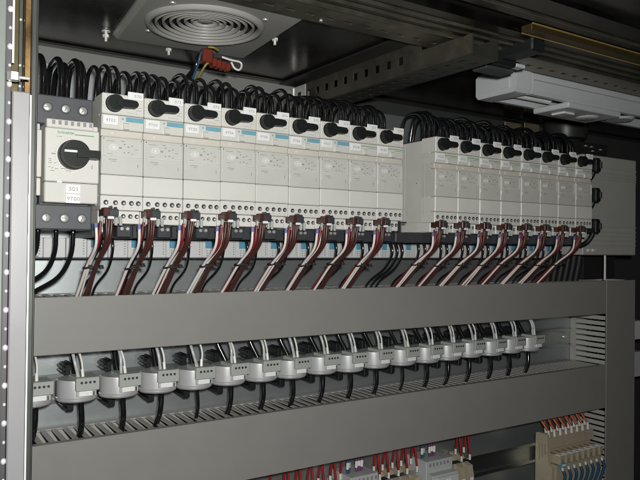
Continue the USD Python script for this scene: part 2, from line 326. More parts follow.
G2 = 0.4632
starters = [(i*P, i) for i in range(9)] + [(G2+i*P, 9+i) for i in range(8)]
proto = None
for x0, i in starters:
    grp = 'upper left' if i < 9 else 'upper right'
    j = i if i < 9 else i-9
    look = 'blue strip' if i < 7 else 'thin green line'
    lab = (f'cream motor starter with {look}, {ORD[j]} from left in the nine-unit block' if i < 9
           else f'cream motor starter, {ORD[j]} from left in the right-hand block of eight')
    if i == 0: lab = 'cream motor starter with black lever beside the wide rotary breaker, first of nine'
    if i == 8: lab = 'cream motor starter with black lever at the right end of the nine-unit block'
    if i == 9: lab = 'cream motor starter whose whole left side shows beside the gap between blocks'
    if i == 16: lab = 'cream motor starter at the far right end beside the ribbed grey panel'
    t = thing('motor_starter', lab, 'motor starter', (x0+rng.uniform(-.0001, .0001), rng.uniform(-.0006, .0006), rng.uniform(-.0004, .0004)), 'motor starters in the upper row')
    if proto is None:
        proto = stage.CreateClassPrim('/World/starter_class'); starter_common(proto)
    t.GetReferences().AddInternalReference(proto.GetPath())
    def extra(name, mesh, m, parent=None):
        return put(name, mesh, m, parent or t)
    a = extra('top_tag', cbox(0.0265, 0.0432, -0.0022, -0.0002, 0.1168, 0.1252, 0.0004), 'paper')
    put('lettering', text('37%d' % (i % 10), 0.0030, 0.0365, 0.1194, -0.0022, centre=True), 'ink', a)
    a = extra('lower_tag', cbox(0.0012, 0.0172, -0.0010, 0.0010, 0.0885, 0.0984, 0.0004), 'paper')
    put('lettering', text('9T%02d' % (i+1), 0.0029, 0.0092, 0.0918, -0.0010, centre=True), 'ink', a)
    if i < 7:
        extra('blue_strip', cat(cbox(0.0255, 0.0440, 0.0002, 0.0012, 0.0936, 0.0984, 0.0002), cyl_y(0.0222, 0.0962, 0.0002, 0.0012, 0.0010, 8)), 'blue_print')
    else:
        extra('green_line', cat(box(0.0185, 0.0440, 0.0003, 0.0012, 0.0956, 0.0964), box(0.030, 0.0440, 0.0003, 0.0012, 0.0936, 0.0941)), 'green_print')
    if i == 9:
        extra('side_hole', lathe([(0, -0.0001), (0.0012, -0.0001), (0.0012, 0.0005)], 10).apply_transform(np.array([[0, 0, 1, .0005], [1, 0, 0, .040], [0, 1, 0, .058], [0, 0, 0, 1]])), 'ink')
        extra('side_rib', cat(box(0.0001, 0.0008, 0.0225, 0.0240, 0.008, 0.092), box(0.0001, 0.0008, 0.013, 0.034, 0.0935, 0.0945), box(0.0001, 0.0008, 0.0660, 0.0666, 0.002, 0.117)), 'cream_grey')
        extra('top_vent', cbox(0.001, 0.044, 0.040, 0.126, 0.1188, 0.1206, 0.0004), 'terminal_black')

# ------------------------------------------------------------------ main rotary breaker at the left end
t = thing('rotary_breaker', 'wide cream three-pole rotary breaker with large round black knob, left of all starters', 'circuit breaker', (-0.0615, 0, 0))
put('rear_body', cat(cbox(0.0, 0.0550, 0.010, 0.128, 0.0840, 0.1135, 0.0012), cbox(0.0062, 0.0550, 0.022, 0.128, -0.0010, 0.0840, 0.001), cbox(-0.0005, 0.0550, 0.008, 0.128, -0.0215, 0.0035, 0.0012)), 'terminal_dark', t)
for k, x in enumerate((0.0105, 0.0280, 0.0450)):
    for z, y in ((0.1010, 0.0098), (-0.0100, 0.0078)):
        w = put('terminal_well', cyl_y(x, z, y-0.0002, y+0.002, 0.0052, 20), 'terminal_black', t)
        h, s = screw(x, z, y-0.0005, 0.0040); put('screw', h, 'screw_metal', w, 40); put('slot', s, 'ink', w)
put('pole_rib', cat(*[cbox(x, x+0.0016, 0.0085, 0.02, z0, z1, 0.0004) for x in (0.0185, 0.0362) for z0, z1 in ((0.0850, 0.0905), (-0.0035, 0.0030))]), 'terminal_black', t)
put('front_cover', cat(cbox(0.0070, 0.0595, -0.0005, 0.03, 0.0260, 0.0795, 0.0010)), 'cream_light', t)
put('upper_step', cat(cbox(0.0085, 0.0540, 0.0015, 0.03, 0.0800, 0.0885, 0.0008), cbox(0.0540, 0.0590, 0.0040, 0.03, 0.0800, 0.0850, 0.0006)), 'cream_light', t)
for k in range(7):
    put('terminal_slot', box(0.0135+k*0.0060, 0.0165+k*0.0060, 0.0012, 0.003, 0.0832, 0.0874), 'print_grey', t)
put('lower_cover', cbox(0.0070, 0.0590, 0.0004, 0.03, 0.0052, 0.0256, 0.0010), 'cream', t)
put('cover_edge', cbox(0.0594, 0.0612, 0.012, 0.10, 0.0045, 0.082, 0.0006), 'cream_grey', t)
put('brand_lettering', text('Schneider', 0.0025, 0.0182, 0.0742, -0.0006, bold=True), 'green_print', t)
put('green_bar', box(0.0350, 0.0540, -0.0009, 0.0, 0.0736, 0.0746), 'green_print', t)
knob = m3.Manifold.cylinder(0.006, 0.0150, 0.0148, 56) + m3.Manifold.cylinder(0.016, 0.0143, 0.0132, 56) + m3.Manifold.cube((0.0225, 0.0078, 0.0185), True).translate((0.0112, 0, 0.0108))
knob = knob - m3.Manifold.cube((0.019, 0.0016, 0.004), True).translate((-0.0035, 0.0048, 0.0165))
v, f = meshkit.arrays(knob)[:2]
put('knob', trimesh.Trimesh(np.stack([v[:, 0]+0.0335, -v[:, 2], v[:, 1]+0.0535], 1), f, process=False), 'knob_black', t, 35)
put('pointer_mark', cbox(0.0215, 0.0385, -0.0186, -0.0155, 0.0541, 0.0564, 0.0003), 'paper', t)
dots = [box(0.0128, 0.0168, -0.0008, 0.0, 0.0530, 0.0541)]
for a in range(100, 265, 9):
    aa = math.radians(a); dots.append(cyl_y(0.0335+0.0172*math.cos(aa), 0.0535+0.0172*math.sin(aa), -0.0007, 0, 0.0004, 6))
dots += [box(0.0100+dx, 0.0100+dx+w, -0.0008, 0, z, z+0.0006) for dx, w, z in ((0, .003, .0480), (0.001, .002, .0462), (0, .0035, .0440), (0.0055, .002, .0442), (0, .002, .0400), (.003, .002, .0392), (.0065, .003, .0385), (.002, .004, .0365), (.012, .006, .0390), (.017, .005, .0372))]
dots += [box(0.0170, 0.0225, -0.0008, 0, 0.0708, 0.0713), box(0.0520, 0.0528, -0.0008, 0, 0.0405, 0.0445)]
put('printed_marks', cat(*dots), 'print_grey', t)
put('seal_tab', cat(cbox(0.0185, 0.0235, -0.0012, 0.001, 0.0248, 0.0272, 0.0004)), 'paper', t)
for z, s in ((0.0160, '3Q1'), (0.0062, '9T00')):
    a = put('name_tag', cbox(0.0268, 0.0415, -0.0012, 0.001, z-0.0012, z+0.0080, 0.0004), 'paper', t); put('lettering', text(s, 0.0036, 0.0342, z+0.0016, -0.0012, centre=True), 'ink', a)
t = thing('auxiliary_contact', 'narrow cream contact block against the left side of the rotary breaker', 'contact block', (-0.0625, 0, 0))
put('body', cat(cbox(0, 0.0062, 0.006, 0.10, 0.0300, 0.0770, 0.0008), cbox(0.001, 0.0062, 0.010, 0.10, 0.0120, 0.0295, 0.0006)), 'cream', t)
put('rear_body', cbox(0.0002, 0.0062, 0.024, 0.12, 0.0040, 0.0118, 0.0006), 'terminal_black', t)
put('terminal_cap', cbox(0.001, 0.0050, 0.010, 0.05, 0.0774, 0.0835, 0.0005), 'cream_grey', t)

# ------------------------------------------------------------------ terminal modules on the plate under the starters
for k in range(19):
    x = -0.060+k*0.0475 if k < 19 else 0
    if x > 0.80: break
    gapn = k
    lab = ('plain white distribution module with a slot, at the far left under the rotary breaker' if k == 0 else
           f'grey distribution module with blue square behind the wires, {ORD[k]} from the left')
    t = thing('distribution_module', lab, 'terminal module', (x, 0.092, 0), 'distribution modules behind the wire bundles')
    put('housing', cat(cbox(0.0003, 0.0230, 0, 0.040, -0.0515, -0.0290, 0.0007), cbox(0.0236, 0.0472, 0.001, 0.040, -0.0515, -0.0290, 0.0007)), 'module_grey', t)
    put('rear_foot', cbox(0.001, 0.0465, 0.004, 0.045, -0.0530, -0.0516, 0.0003), 'terminal_black', t)
    if k == 0:
        put('slot', box(0.0125, 0.0185, -0.0004, 0.001, -0.0508, -0.0492), 'ink', t)
    else:
        put('blue_marker', cbox(0.0275, 0.0370, -0.0006, 0.002, -0.0395, -0.0298, 0.0004), 'blue_bright', t)
    for r in range(3 if k else 0):
        for c in (0.0300, 0.0345):
            put('contact_hole', box(c-0.0006, c+0.0006, 0.0005, 0.002, -0.0432-r*0.0030, -0.0418-r*0.0030), 'ink', t)
    for r in range(6):
        put('contact_hole', box(0.0185, 0.0200, -0.0005, 0.001, -0.0325-r*0.0031, -0.0310-r*0.0031), 'print_grey', t)
    put('print_line', cat(*[box(0.004, 0.009+rng.uniform(0, .003), -0.0003, 0.001, z, z+0.0005) for z in (-0.034, -0.038)]), 'print_grey', t)

# ------------------------------------------------------------------ black cables looping over the top
def loop(x, zt, y0, y1, zb0, zb1, r, label, group, lean=0.0, mname='pvc_black'):
    ym = (y0+y1)/2
    k = zt-r
    pts = [(x, y0, zb0), (x+lean*0.2, y0+0.001, zb0+0.6*(k-zb0)), (x+lean*0.6, y0+(ym-y0)*0.38, k-0.004), (x+lean, ym, k), (x+lean*1.2, y1-(y1-ym)*0.35, k-0.006), (x+lean*1.3, y1, zb1+0.5*(k-zb1)), (x+lean*1.4, y1+0.004, zb1)]
    return tag(put('power_cable', tube(pts, r, 10, 6), mname, None, True), label, 'cable', group)
for k, x in enumerate((-0.0520, -0.0345, -0.0170)):
    for q in range(2 if k else 1):
        loop(x+q*0.0066, 0.1640+rng.uniform(-.003, .003), 0.026+0.006*q, 0.105+q*0.006, 0.108, 0.08, 0.0033, f'{("left", "right")[q]} thick black cable looping up from the {ORD[k]} top screw of the rotary breaker', None, rng.uniform(-.002, .002))
for x0, i in starters:
    n = 4
    for k in range(n):
        zt = 0.1640 + rng.uniform(-0.0035, 0.0035) + (0.002 if k in (1, 2) else -0.002)
        loop(x0+0.0065+0.0108*k+rng.uniform(-.0010, .0010), zt, 0.032+rng.uniform(-.002, .002), 0.088+rng.uniform(-.006, .012), 0.1180, 0.095, 0.0024+rng.uniform(-.0001, .0002),
             f'black cable arching over the top of the {ORD[i]} motor starter from the left', f'four cables over starter {ORD[i]}', rng.uniform(-.0022, .0022))

# ------------------------------------------------------------------ coloured wires hanging under each starter
def wire(name, pts, r, m, label, group=None, ferr=None, cat_='wire', n=8):
    if ferr:
        t = thing(name, label, cat_, (0, 0, 0), group)
        put('insulation', tube(pts, r, n, 6), m, t, True)
        a, b = np.array(pts[0], float), np.array(pts[1], float); d = (b-a)/np.linalg.norm(b-a)
        put('ferrule', tube([a, a+d*ferr[1]], r*1.22, n, 1), ferr[0], t, 40)
        return t
    return tag(put(name, tube(pts, r, n, 6), m, None, True), label, cat_, group)
for x0, i in starters:
    who = f'the {ORD[i]} motor starter from the left'
    dx = rng.uniform(-.003, .003); zb = -0.118
    sh = -0.0065-0.0009*i if i < 9 else -0.0210
    def drop(x, y, z, ex, ey, side=0.0, bow=0.0):
        a = np.array([x0+x, y, z]); tie = np.array([x0+0.0035+side+ex*0.45+dx*0.4+sh*0.38, 0.030+ey*0.55, -0.0595]); end = np.array([x0+0.002+side*0.75+ex*1.25+dx+sh, 0.088+ey, zb])
        pre = a+(tie-a)*0.32+np.array([0, -0.006+bow, -0.009]); low = tie+(end-tie)*0.5+np.array([0, 0.004, -0.004])
        j = lambda s: np.array([rng.uniform(-s, s), rng.uniform(-s, s), 0])
        return [a, pre+j(.0013), tie+j(.0006), low+j(.0014), end+j(.0022)]
    wire('white_wire', drop(-0.0045, -0.002, -0.0145, -0.0020, -0.004, -0.0062), 0.00165, 'pvc_white', f'white wire with blue ferrule under {who}', None, ('ferrule_blue', 0.0055))
    wire('red_wire', drop(-0.0005, -0.004, -0.0120, 0.0015, -0.001, -0.0062), 0.0015, 'pvc_red', f'dark red wire next to the white one under {who}', f'red wires starter {ORD[i]}')
    wire('red_wire', drop(0.0010, 0.001, -0.0120, 0.0000, 0.004, -0.0062), 0.0014, 'pvc_red', f'dark red wire next to the white one under {who}', f'red wires starter {ORD[i]}')
    for k, (x, y, ex, ey) in enumerate(((0.0055, -0.004, 0.0010, -0.003), (0.0085, -0.004, 0.0035, -0.002), (0.0115, -0.003, 0.0060, 0.0), (0.0075, 0.003, 0.0022, 0.003), (0.0105, 0.003, 0.0052, 0.005))):
        wire('brown_wire', drop(x, y, -0.0085, ex-0.001, ey, 0.0022), 0.0017, 'pvc_brown', f'brown wire in the thick bundle under {who}', f'brown wires starter {ORD[i]}')
    wire('black_wire', drop(0.0035, 0.004, -0.0100, 0.0030, 0.004, -0.0040), 0.0012, 'pvc_black', f'thin black wire between the strands under {who}')
    if i % 3 != 1:
        wire('white_wire', drop(0.0020, 0.0, -0.0110, 0.0005, -0.0055, -0.0045), 0.0012, 'pvc_white', f'thin white wire beside the thick white one under {who}')
    for k, x in enumerate((0.0275, 0.0150)):
        b = rng.uniform(-.003, .003)
        wire('black_wire', [(x0+x, 0.052, -0.026), (x0+x+0.0005, 0.050, -0.042), (x0+x-0.001+b*0.5, 0.060, -0.064), (x0+x-0.005+b+sh*0.4, 0.085, -0.086), (x0+x-0.007+b+sh*0.7, 0.098, zb)], 0.0015, 'pvc_black', f'{("right", "left")[k]} black wire behind the bundle under starter {ORD[i]} from left')
    # one small tie on each strand
    for k, (ox, rx, nm) in enumerate(((-0.0022, 0.0040, 'white and red'), (0.0072, 0.0066, 'brown'))):
        c = np.array([x0+ox+dx*0.4+sh*0.38, 0.0298, -0.0595+rng.uniform(-.002, .002)])
        el = [(c[0]+rx*math.cos(a), c[1]+0.0068*math.sin(a), c[2]+0.0015*math.cos(a)) for a in np.linspace(0, 2*math.pi, 17)]
        t = thing('cable_tie', f'black cable tie on {nm} wires under starter {ORD[i]} from the left', 'cable tie', (0, 0, 0), 'cable ties on the wire bundles')
        put('strap', tube(el, 0.0010, 6, 2), 'pvc_matte', t, True)
        hx = c[0]+rx*0.55+rng.uniform(-.001, .001)
        put('head', cbox(hx-0.0018, hx+0.0020, c[1]-0.0088, c[1]-0.0045, c[2]-0.0018, c[2]+0.0026, 0.0005), 'tip_black', t)
        put('tail', tube([(hx, c[1]-0.0085, c[2]+0.001), (hx+0.0012, c[1]-0.0098, c[2]+0.0005), (hx+0.0022, c[1]-0.0100, c[2]-0.001)], 0.0007, 5, 3), 'pvc_matte', t, True)
wire('black_cable', [(-0.0345, 0.040, -0.020), (-0.0350, 0.044, -0.045), (-0.0420, 0.055, -0.066), (-0.062, 0.085, -0.085), (-0.085, 0.10, -0.110)], 0.0025, 'pvc_black', 'thick black cable curving left from under the rotary breaker, the upper one', None, None, 'cable', 10)
wire('black_cable', [(-0.0170, 0.040, -0.020), (-0.0185, 0.044, -0.048), (-0.0280, 0.058, -0.072), (-0.052, 0.085, -0.092), (-0.075, 0.10, -0.115)], 0.0025, 'pvc_black', 'thick black cable curving left from under the rotary breaker, the lower one', None, None, 'cable', 10)
wire('black_cable', [(-0.0520, 0.040, -0.020), (-0.0540, 0.046, -0.045), (-0.066, 0.060, -0.060), (-0.082, 0.085, -0.085)], 0.0025, 'pvc_black', 'thick black cable from the leftmost lower screw of the rotary breaker', None, None, 'cable', 10)
t = thing('black_terminal', 'black two-pole terminal block filling the gap between the starter blocks', 'terminal block', (0.408, 0.018, 0))
put('body', cat(cbox(0, 0.026, 0, 0.08, -0.0285, -0.0150, 0.0008), cbox(0.0265, 0.053, 0.004, 0.08, -0.0285, -0.0140, 0.0008)), 'terminal_black', t)
put('lever_tab', cat(cbox(0.006, 0.016, -0.004, 0.004, -0.0020, 0.0000, 0.0004), cbox(0.006, 0.0075, -0.003, 0.004, -0.015, -0.0020, 0.0004)), 'terminal_black', t)
for k in range(3):
    x = 0.424+0.0095*k
    wire('black_wire', [(x, 0.05, -0.026), (x+0.001, 0.046, -0.044), (x-0.003, 0.058, -0.066), (x-0.012, 0.085, -0.088), (x-0.020, 0.095, -0.118)], 0.0017, 'pvc_black', 'black wire dropping through the gap between the two starter blocks', 'black wires in the gap')

# ------------------------------------------------------------------ round current transformers
ctx = [-0.0492, -0.0005, 0.0470, 0.0940, 0.1407, 0.1870, 0.2340, 0.2800, 0.3290, 0.3770, 0.4240, 0.4745, 0.5235, 0.5695, 0.6165, 0.6660, 0.7125, 0.7610]
for i, xc in enumerate(ctx):
    who = 'half hidden behind the cabinet post' if i == 0 else (f'{ORD[i]} from the left post' if i < 17 else 'at the right end of the row')
    zo = rng.uniform(-.0008, .0008)
    t = thing('current_transformer', f'round silver current transformer with grey terminal block, {who}', 'current transformer', (xc, 0.0850, -0.2120+zo), 'round current transformers on the rail', rng.uniform(-3, 3))
    D = 0.0222
    prof = [(0.008, 0.0), (D-0.0015, 0.0), (D, 0.0015), (D, 0.0040), (D-0.0006, 0.0046), (D-0.0006, 0.0270), (D-0.002, 0.0285), (0.0085, 0.0285), (0.008, 0.0)]
    H = 0.0242
    put('ring_body', lathe([(0.008, 0.0052), (D-0.0006, 0.0052), (D-0.0006, H-0.0016), (D-0.0018, H), (0.0085, H), (0.008, H-0.0006), (0.008, 0.0052)], 44), 'ct_silver', t, 40)
    put('base_ring', lathe([(0.008, 0.0), (D-0.0018, 0.0), (D+0.0002, 0.0018), (D+0.0002, 0.0042), (D-0.0008, 0.0051), (0.008, 0.0051), (0.008, 0.0)], 44), 'ct_base', t, 40)
    b = put('terminal_block', cbox(-0.0072, 0.0184, -0.0250, 0.006, 0.0132, 0.0278, 0.0007), 'ct_block', t)
    for k in range(4):
        put('terminal_hole', cyl_y(-0.0012+k*0.0046, 0.0225, -0.0254, -0.0245, 0.00145, 10), 'hole_dark', b)
    put('front_pad', cbox(-0.0060, 0.0160, -0.0222, -0.006, 0.0066, 0.0130, 0.0005), 'ct_silver', t)
    l = put('label', cbox(-0.0034, 0.0111, -0.0234, -0.0219, 0.0072, 0.0128, 0.0003), 'paper', t)
    put('printed_line', cat(box(0.0025, 0.0095, -0.0237, -0.0232, 0.0102, 0.0110), box(0.000, 0.0080, -0.0237, -0.0232, 0.0084, 0.0088)), 'print_pale', l)
    put('catch', cbox(0.0122, 0.0138, -0.0228, -0.0212, 0.0074, 0.0118, 0.0003), 'terminal_dark', t)
    put('rail_clip', cat(cbox(-0.0082, -0.0020, 0.018, 0.0465, H+0.0005, 0.0365, 0.0008), cbox(-0.0105, -0.0080, 0.022, 0.0465, 0.0315, 0.0345, 0.0005), cbox(-0.0105, -0.0080, 0.022, 0.0465, 0.0265, 0.0290, 0.0005), cbox(-0.0025, 0.0010, 0.020, 0.0465, 0.0340, 0.0375, 0.0006)), 'knob_black', t)
    put('lower_clip', cat(cbox(-0.0075, 0.0005, 0.012, 0.0465, -0.0160, -0.0004, 0.0008), cbox(-0.0105, -0.0073, 0.018, 0.0465, -0.0060, -0.0025, 0.0005), cbox(-0.0098, -0.0073, 0.018, 0.0465, -0.0140, -0.0105, 0.0005)), 'knob_black', t)
    # wires up into the duct
    wn = 'of the transformer half hidden by the post' if i == 0 else f'of the {ORD[i]} transformer from the left post'
    for k, (wx, ex) in enumerate(((-0.0048, -0.0050), (0.0003, -0.0005))):
        j = rng.uniform(-.0035, .003)
        top = np.array([xc+ex+j-0.0015, 0.084, -0.1450]); bot = np.array([xc+wx+0.0032, 0.0700, -0.1850+zo])
        midp = (top+bot)/2+np.array([rng.uniform(-.002, .002)+(0.002 if k else 0), -0.004, 0])
        w = thing('signal_wire', f'{"right" if k else "left"} pale wire rising from the terminals {wn}', 'wire', (0, 0, 0), 'pale wires of the current transformers')
        put('insulation', tube([bot, midp, top], 0.0013 if k else 0.0019, 8, 6), 'pvc_white' if k else 'clear_sleeve', w, True)
        put('ferrule', tube([bot+np.array([0, 0, -0.002]), bot+(midp-bot)*0.45], 0.0018, 8, 1), 'ferrule_white', w, 40)
    j = rng.uniform(-.003, .003); cof = 0.0015 if i < 5 else 0.011
    wire('motor_cable', [(xc-cof+j*0.5, 0.105, -0.146), (xc-cof*0.6, 0.099, -0.166), (xc+0.001, 0.092, -0.186), (xc+0.0048, 0.086, -0.205), (xc+0.0052, 0.0850, -0.220), (xc+0.0045+j*0.5, 0.084, -0.238), (xc+0.0025+j, 0.090, -0.258), (xc+0.001+j, 0.10, -0.29)], 0.0034 if i % 7 != 4 else 0.0022, 'pvc_black', f'black cable passing down through the ring {wn}', 'black cables through the transformers', None, 'cable', 10)

# ------------------------------------------------------------------ fan outlet grille in the roof
fx, fy, fz = 0.1238, 0.0295, ROOF_Z
t = thing('fan_grille', 'square pale grey roof fan grille with concentric rings', 'fan grille', (fx, fy, fz), None, -5.3)
RX, RY, RR = -0.0050, -0.0215, 0.0590
def at_c(m): m.apply_translation((RX, RY, 0)); return m
outer = m3.Manifold.hull_points(np.array([[sx*(0.0865-i), y, z] for i, z in ((0, 0.0), (0, -0.0035), (0.0045, -0.0095)) for sx in (-1, 1) for y in (0.0865-i, -0.1240+i)]))
hole = m3.Manifold.cylinder(0.03, RR, RR, 72).translate((RX, RY, -0.02))
v, f = meshkit.arrays(outer-hole)[:2]
put('frame', trimesh.Trimesh(v, f, process=False), 'fan_grey', t, 25)
put('collar', at_c(lathe([(RR, -0.0090), (RR+0.0008, -0.0132), (RR+0.003, -0.0142), (RR+0.0065, -0.0130), (RR+0.0085, -0.0092)], 72)), 'fan_grey', t, 60)
for k, r in enumerate((0.0545, 0.0465, 0.0385, 0.0305, 0.0225, 0.0150)):
    zz = 0.0011*k
    put('ring', at_c(lathe([(r-0.0018, -0.0092+zz), (r-0.0013, -0.0120+zz), (r, -0.0128+zz), (r+0.0013, -0.0120+zz), (r+0.0018, -0.0092+zz), (r-0.0018, -0.0092+zz)], 72)), 'fan_grey', t, 50)
put('hub', at_c(lathe([(0, -0.0060), (0.005, -0.0066), (0.0080, -0.0052), (0.0090, -0.0030), (0, -0.0030)], 36)), 'fan_grey', t, 40)
put('rear_bowl', at_c(lathe([(RR-0.0001, -0.0090), (RR-0.0001, -0.0006), (0.0, -0.0006)], 60)), 'void', t)
for a in (20, 110, 200, 290):
    c_, s_ = math.cos(math.radians(a)), math.sin(math.radians(a)); b = m3.Manifold.hull_points(np.array([[x*c_-y*s_+RX, x*s_+y*c_+RY, z] for x, z0, z1 in ((0.0075, -0.0035, -0.0012), (RR-0.001, -0.0092, -0.0040)) for y in (-0.0024, 0.0024) for z in (z0, z1)]))
    put('spoke', b, 'fan_grey', t)
for a in (45, 135, 225, 315):
    q = lathe([(0, -0.0112), (0.0028, -0.0108), (0.0034, -0.0095)], 16); q.apply_translation((RX+0.0735*math.cos(math.radians(a)), RY+0.0735*math.sin(math.radians(a)), 0)); put('screw', q, 'screw_metal', t, 40)

# studs with nuts under the roof
for k, (x, y, where) in enumerate(((-0.0120, -0.0130, 'left of the fan grille'), (0.0380, 0.1260, 'behind the left corner of the fan grille'), (0.1220, 0.1370, 'beside the red fan connectors'), (0.2130, 0.0180, 'right of the fan grille corner'), (0.2110, -0.0880, 'next to the front rail'))):
    t = thing('roof_stud', f'small bright threaded stud hanging from the roof {where}', 'stud', (x, y, ROOF_Z), 'studs under the roof')
    put('rod', cat(*[lathe([(0, -0.0130+q*0.0013), (0.0019, -0.0130+q*0.0013), (0.0015, -0.01235+q*0.0013), (0.0019, -0.0117+q*0.0013), (0, -0.0117+q*0.0013)], 10) for q in range(10)]), 'bolt_bright', t)
    nut = trimesh.creation.cylinder(0.0040, 0.0034, sections=6); nut.apply_translation((0, 0, -0.0062)); put('nut', nut, 'bolt_bright', t)
    put('washer', lathe([(0, -0.0010), (0.0052, -0.0010), (0.0052, 0.0), (0, 0)], 18), 'bolt_bright', t)
# connectors of the fan hanging in front of the back wall
t = thing('fan_connector', 'cluster of red lever connectors hanging under the fan grille corner', 'connector', (0.150, 0.075, 0.1975))
put('red_block', cbox(-0.0100, 0.0035, -0.008, 0.008, -0.007, 0.0100, 0.0015), 'connector_red', t)
for k in range(4):
    put('red_lever', cbox(0.0040+k*0.0066, 0.0098+k*0.0066, -0.007+0.001*k, 0.006, -0.0105-0.0006*k, 0.0005-0.001*k, 0.0012), 'connector_red', t)
put('dark_block', cbox(0.0060, 0.0330, -0.004, 0.008, 0.0015, 0.0062, 0.001), 'terminal_black', t)
put('screw', lathe([(0, -0.0105), (0.0012, -0.0100), (0.0014, -0.0080)], 10, 'y', (0.0085, 0, -0.003)), 'screw_metal', t, 40)
for k, (m_, pts, lab) in enumerate((('pvc_white', [(0.167, 0.071, 0.2010), (0.178, 0.069, 0.1985), (0.1905, 0.068, 0.1975), (0.1925, 0.067, 0.1925), (0.1885, 0.066, 0.1868), (0.1825, 0.067, 0.1885), (0.1785, 0.068, 0.1955)], 'white wire bent in a loop at the right of the red connectors'),
        ('pvc_yellow', [(0.147, 0.066, 0.1885), (0.1435, 0.064, 0.1870), (0.1405, 0.068, 0.1810), (0.139, 0.08, 0.172)], 'yellow green wire below the left end of the red connectors'),
        ('pvc_yellow', [(0.146, 0.066, 0.2085), (0.152, 0.063, 0.2082), (0.160, 0.066, 0.2065)], 'yellow green wire lying on top of the red connectors'),
        ('pvc_blue', [(0.142, 0.070, 0.205), (0.136, 0.066, 0.198), (0.1345, 0.068, 0.188), (0.134, 0.085, 0.172)], 'blue wire curving down at the left of the red connectors'),
        ('pvc_black', [(0.146, 0.085, 0.206), (0.137, 0.078, 0.196), (0.1350, 0.080, 0.184), (0.129, 0.095, 0.172), (0.118, 0.118, 0.150)], 'black fan cable running from the red connectors down behind the loops'))):
    wire('fan_wire', pts, 0.0014 if m_ != 'pvc_black' else 0.0032, m_, lab)

# ------------------------------------------------------------------ perforated rails under the roof
def slotted(w, l, rows, pitch, sw, sl, start=0.012):
    holes = []
    for c in rows:
        y = start
        while y+sl < l-0.004:
            holes.append(sbox(c-sw/2, y, c+sw/2, y+sl)); y += pitch
    return Polygon(sbox(0, 0, w, l).exterior.coords, [h.exterior.coords for h in holes])
# depth rail with square holes in its web (plane x = const)
t = thing('perforated_rail', 'dark steel channel with square holes crossing the cabinet roof front to back', 'rail', (0.366, 0, 0), 'perforated roof rails')
web = slotted(0.0385, 0.385, [0.0185], 0.0245, 0.0105, 0.0100, 0.010)
web = Polygon(web.exterior.coords, [h.coords for h in web.interiors if h.bounds[3] < 0.285])
m = trimesh.creation.extrude_polygon(web, 0.002, engine='earcut'); v = np.array(m.vertices); m.vertices = np.stack([v[:, 2], 0.222-v[:, 1], v[:, 0]+0.1845], 1); m.invert()
vv = np.array(m.vertices); cut = m3.Manifold(m3.Mesh(vv.astype(np.float32), np.array(m.faces).astype(np.uint32))) - m3.Manifold.cube((0.02, 0.2, 0.05)).translate((-0.005, -0.2765, 0.2075))
put('web', cut if cut.num_tri() > 100 else m, 'rail_metal', t)
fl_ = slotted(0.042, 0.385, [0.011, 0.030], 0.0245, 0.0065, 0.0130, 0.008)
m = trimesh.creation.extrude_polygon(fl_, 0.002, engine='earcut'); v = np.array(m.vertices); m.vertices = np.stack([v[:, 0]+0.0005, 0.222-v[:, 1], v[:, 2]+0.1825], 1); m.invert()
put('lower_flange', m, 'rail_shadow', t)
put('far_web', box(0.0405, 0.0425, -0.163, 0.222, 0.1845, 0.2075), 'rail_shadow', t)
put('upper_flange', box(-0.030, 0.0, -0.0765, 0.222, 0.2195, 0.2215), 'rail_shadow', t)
t = thing('corner_bracket', 'pale angle bracket with dark hole where the depth rail meets the back wall', 'bracket', (0.352, 0.190, 0.183))
put('plate', cbox(0, 0.0018, -0.02, 0.034, 0, 0.030, 0.0004), 'panel_grey', t)
put('hole', box(-0.0004, 0.0006, -0.008, 0.001, 0.008, 0.020), 'void', t)
h, s_ = screw(0, 0, 0, 0.003)
put('bolt', lathe([(0, 0), (0.0028, 0), (0.0028, 0.03), (0, 0.03)], 10, at=(-0.006, 0.004, -0.004)), 'screw_metal', t)
# front cross rail with slots in its lower face
t = thing('perforated_rail', 'long steel rail with slots along its underside running across the front of the roof', 'rail', (0, 0, 0), 'perforated roof rails')
pf = slotted(0.050, 1.75, [0.018], 0.025, 0.0060, 0.0120, 0.010)
m = trimesh.creation.extrude_polygon(pf, 0.002, engine='earcut'); v = np.array(m.vertices); m.vertices = np.stack([v[:, 1]-0.05, -0.0795-v[:, 0], v[:, 2]+0.2120], 1)
put('slotted_face', m, 'rail_metal', t)
put('front_lip', cbox(-0.05, 1.70, -0.1335, -0.1300, 0.2085, 0.2145, 0.0006), 'rail_metal', t)
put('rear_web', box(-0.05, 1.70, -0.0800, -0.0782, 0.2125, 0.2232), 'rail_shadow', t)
t = thing('roof_beam', 'dark stepped steel beam along the front edge of the roof', 'beam', (0, 0, 0))
put('step', cat(cbox(-0.2, 1.70, -0.186, -0.1345, 0.2120, 0.2235, 0.001)), 'dark_metal', t)
put('front_face', cbox(-0.2, 1.70, -0.262, -0.2090, 0.2165, 0.2235, 0.0012), 'dark_metal', t)
for yy in (-0.150, -0.166, -0.228):
    put('ridge', cbox(-0.2, 1.70, yy-0.0016, yy+0.0016, 0.2095 if yy > -0.2 else 0.2140, 0.2125 if yy > -0.2 else 0.2170, 0.0006), 'rail_metal', t)
t = thing('trim_strip', 'brassy yellow edged strip running along the roof beam to the right edge', 'strip', (0, 0, 0))
put('bar', cbox(0.418, 1.5, -0.203, -0.188, 0.2105, 0.2180, 0.0006), 'brass_dark', t)
put('edge', cbox(0.418, 1.5, -0.2048, -0.2032, 0.2164, 0.2182, 0.0003), 'brass_lit_edge', t)  # lit edges of the bar, put into a brighter brass colour
put('lower_edge', cbox(0.418, 1.5, -0.1900, -0.1884, 0.2091, 0.2102, 0.0003), 'brass_lit_edge', t)
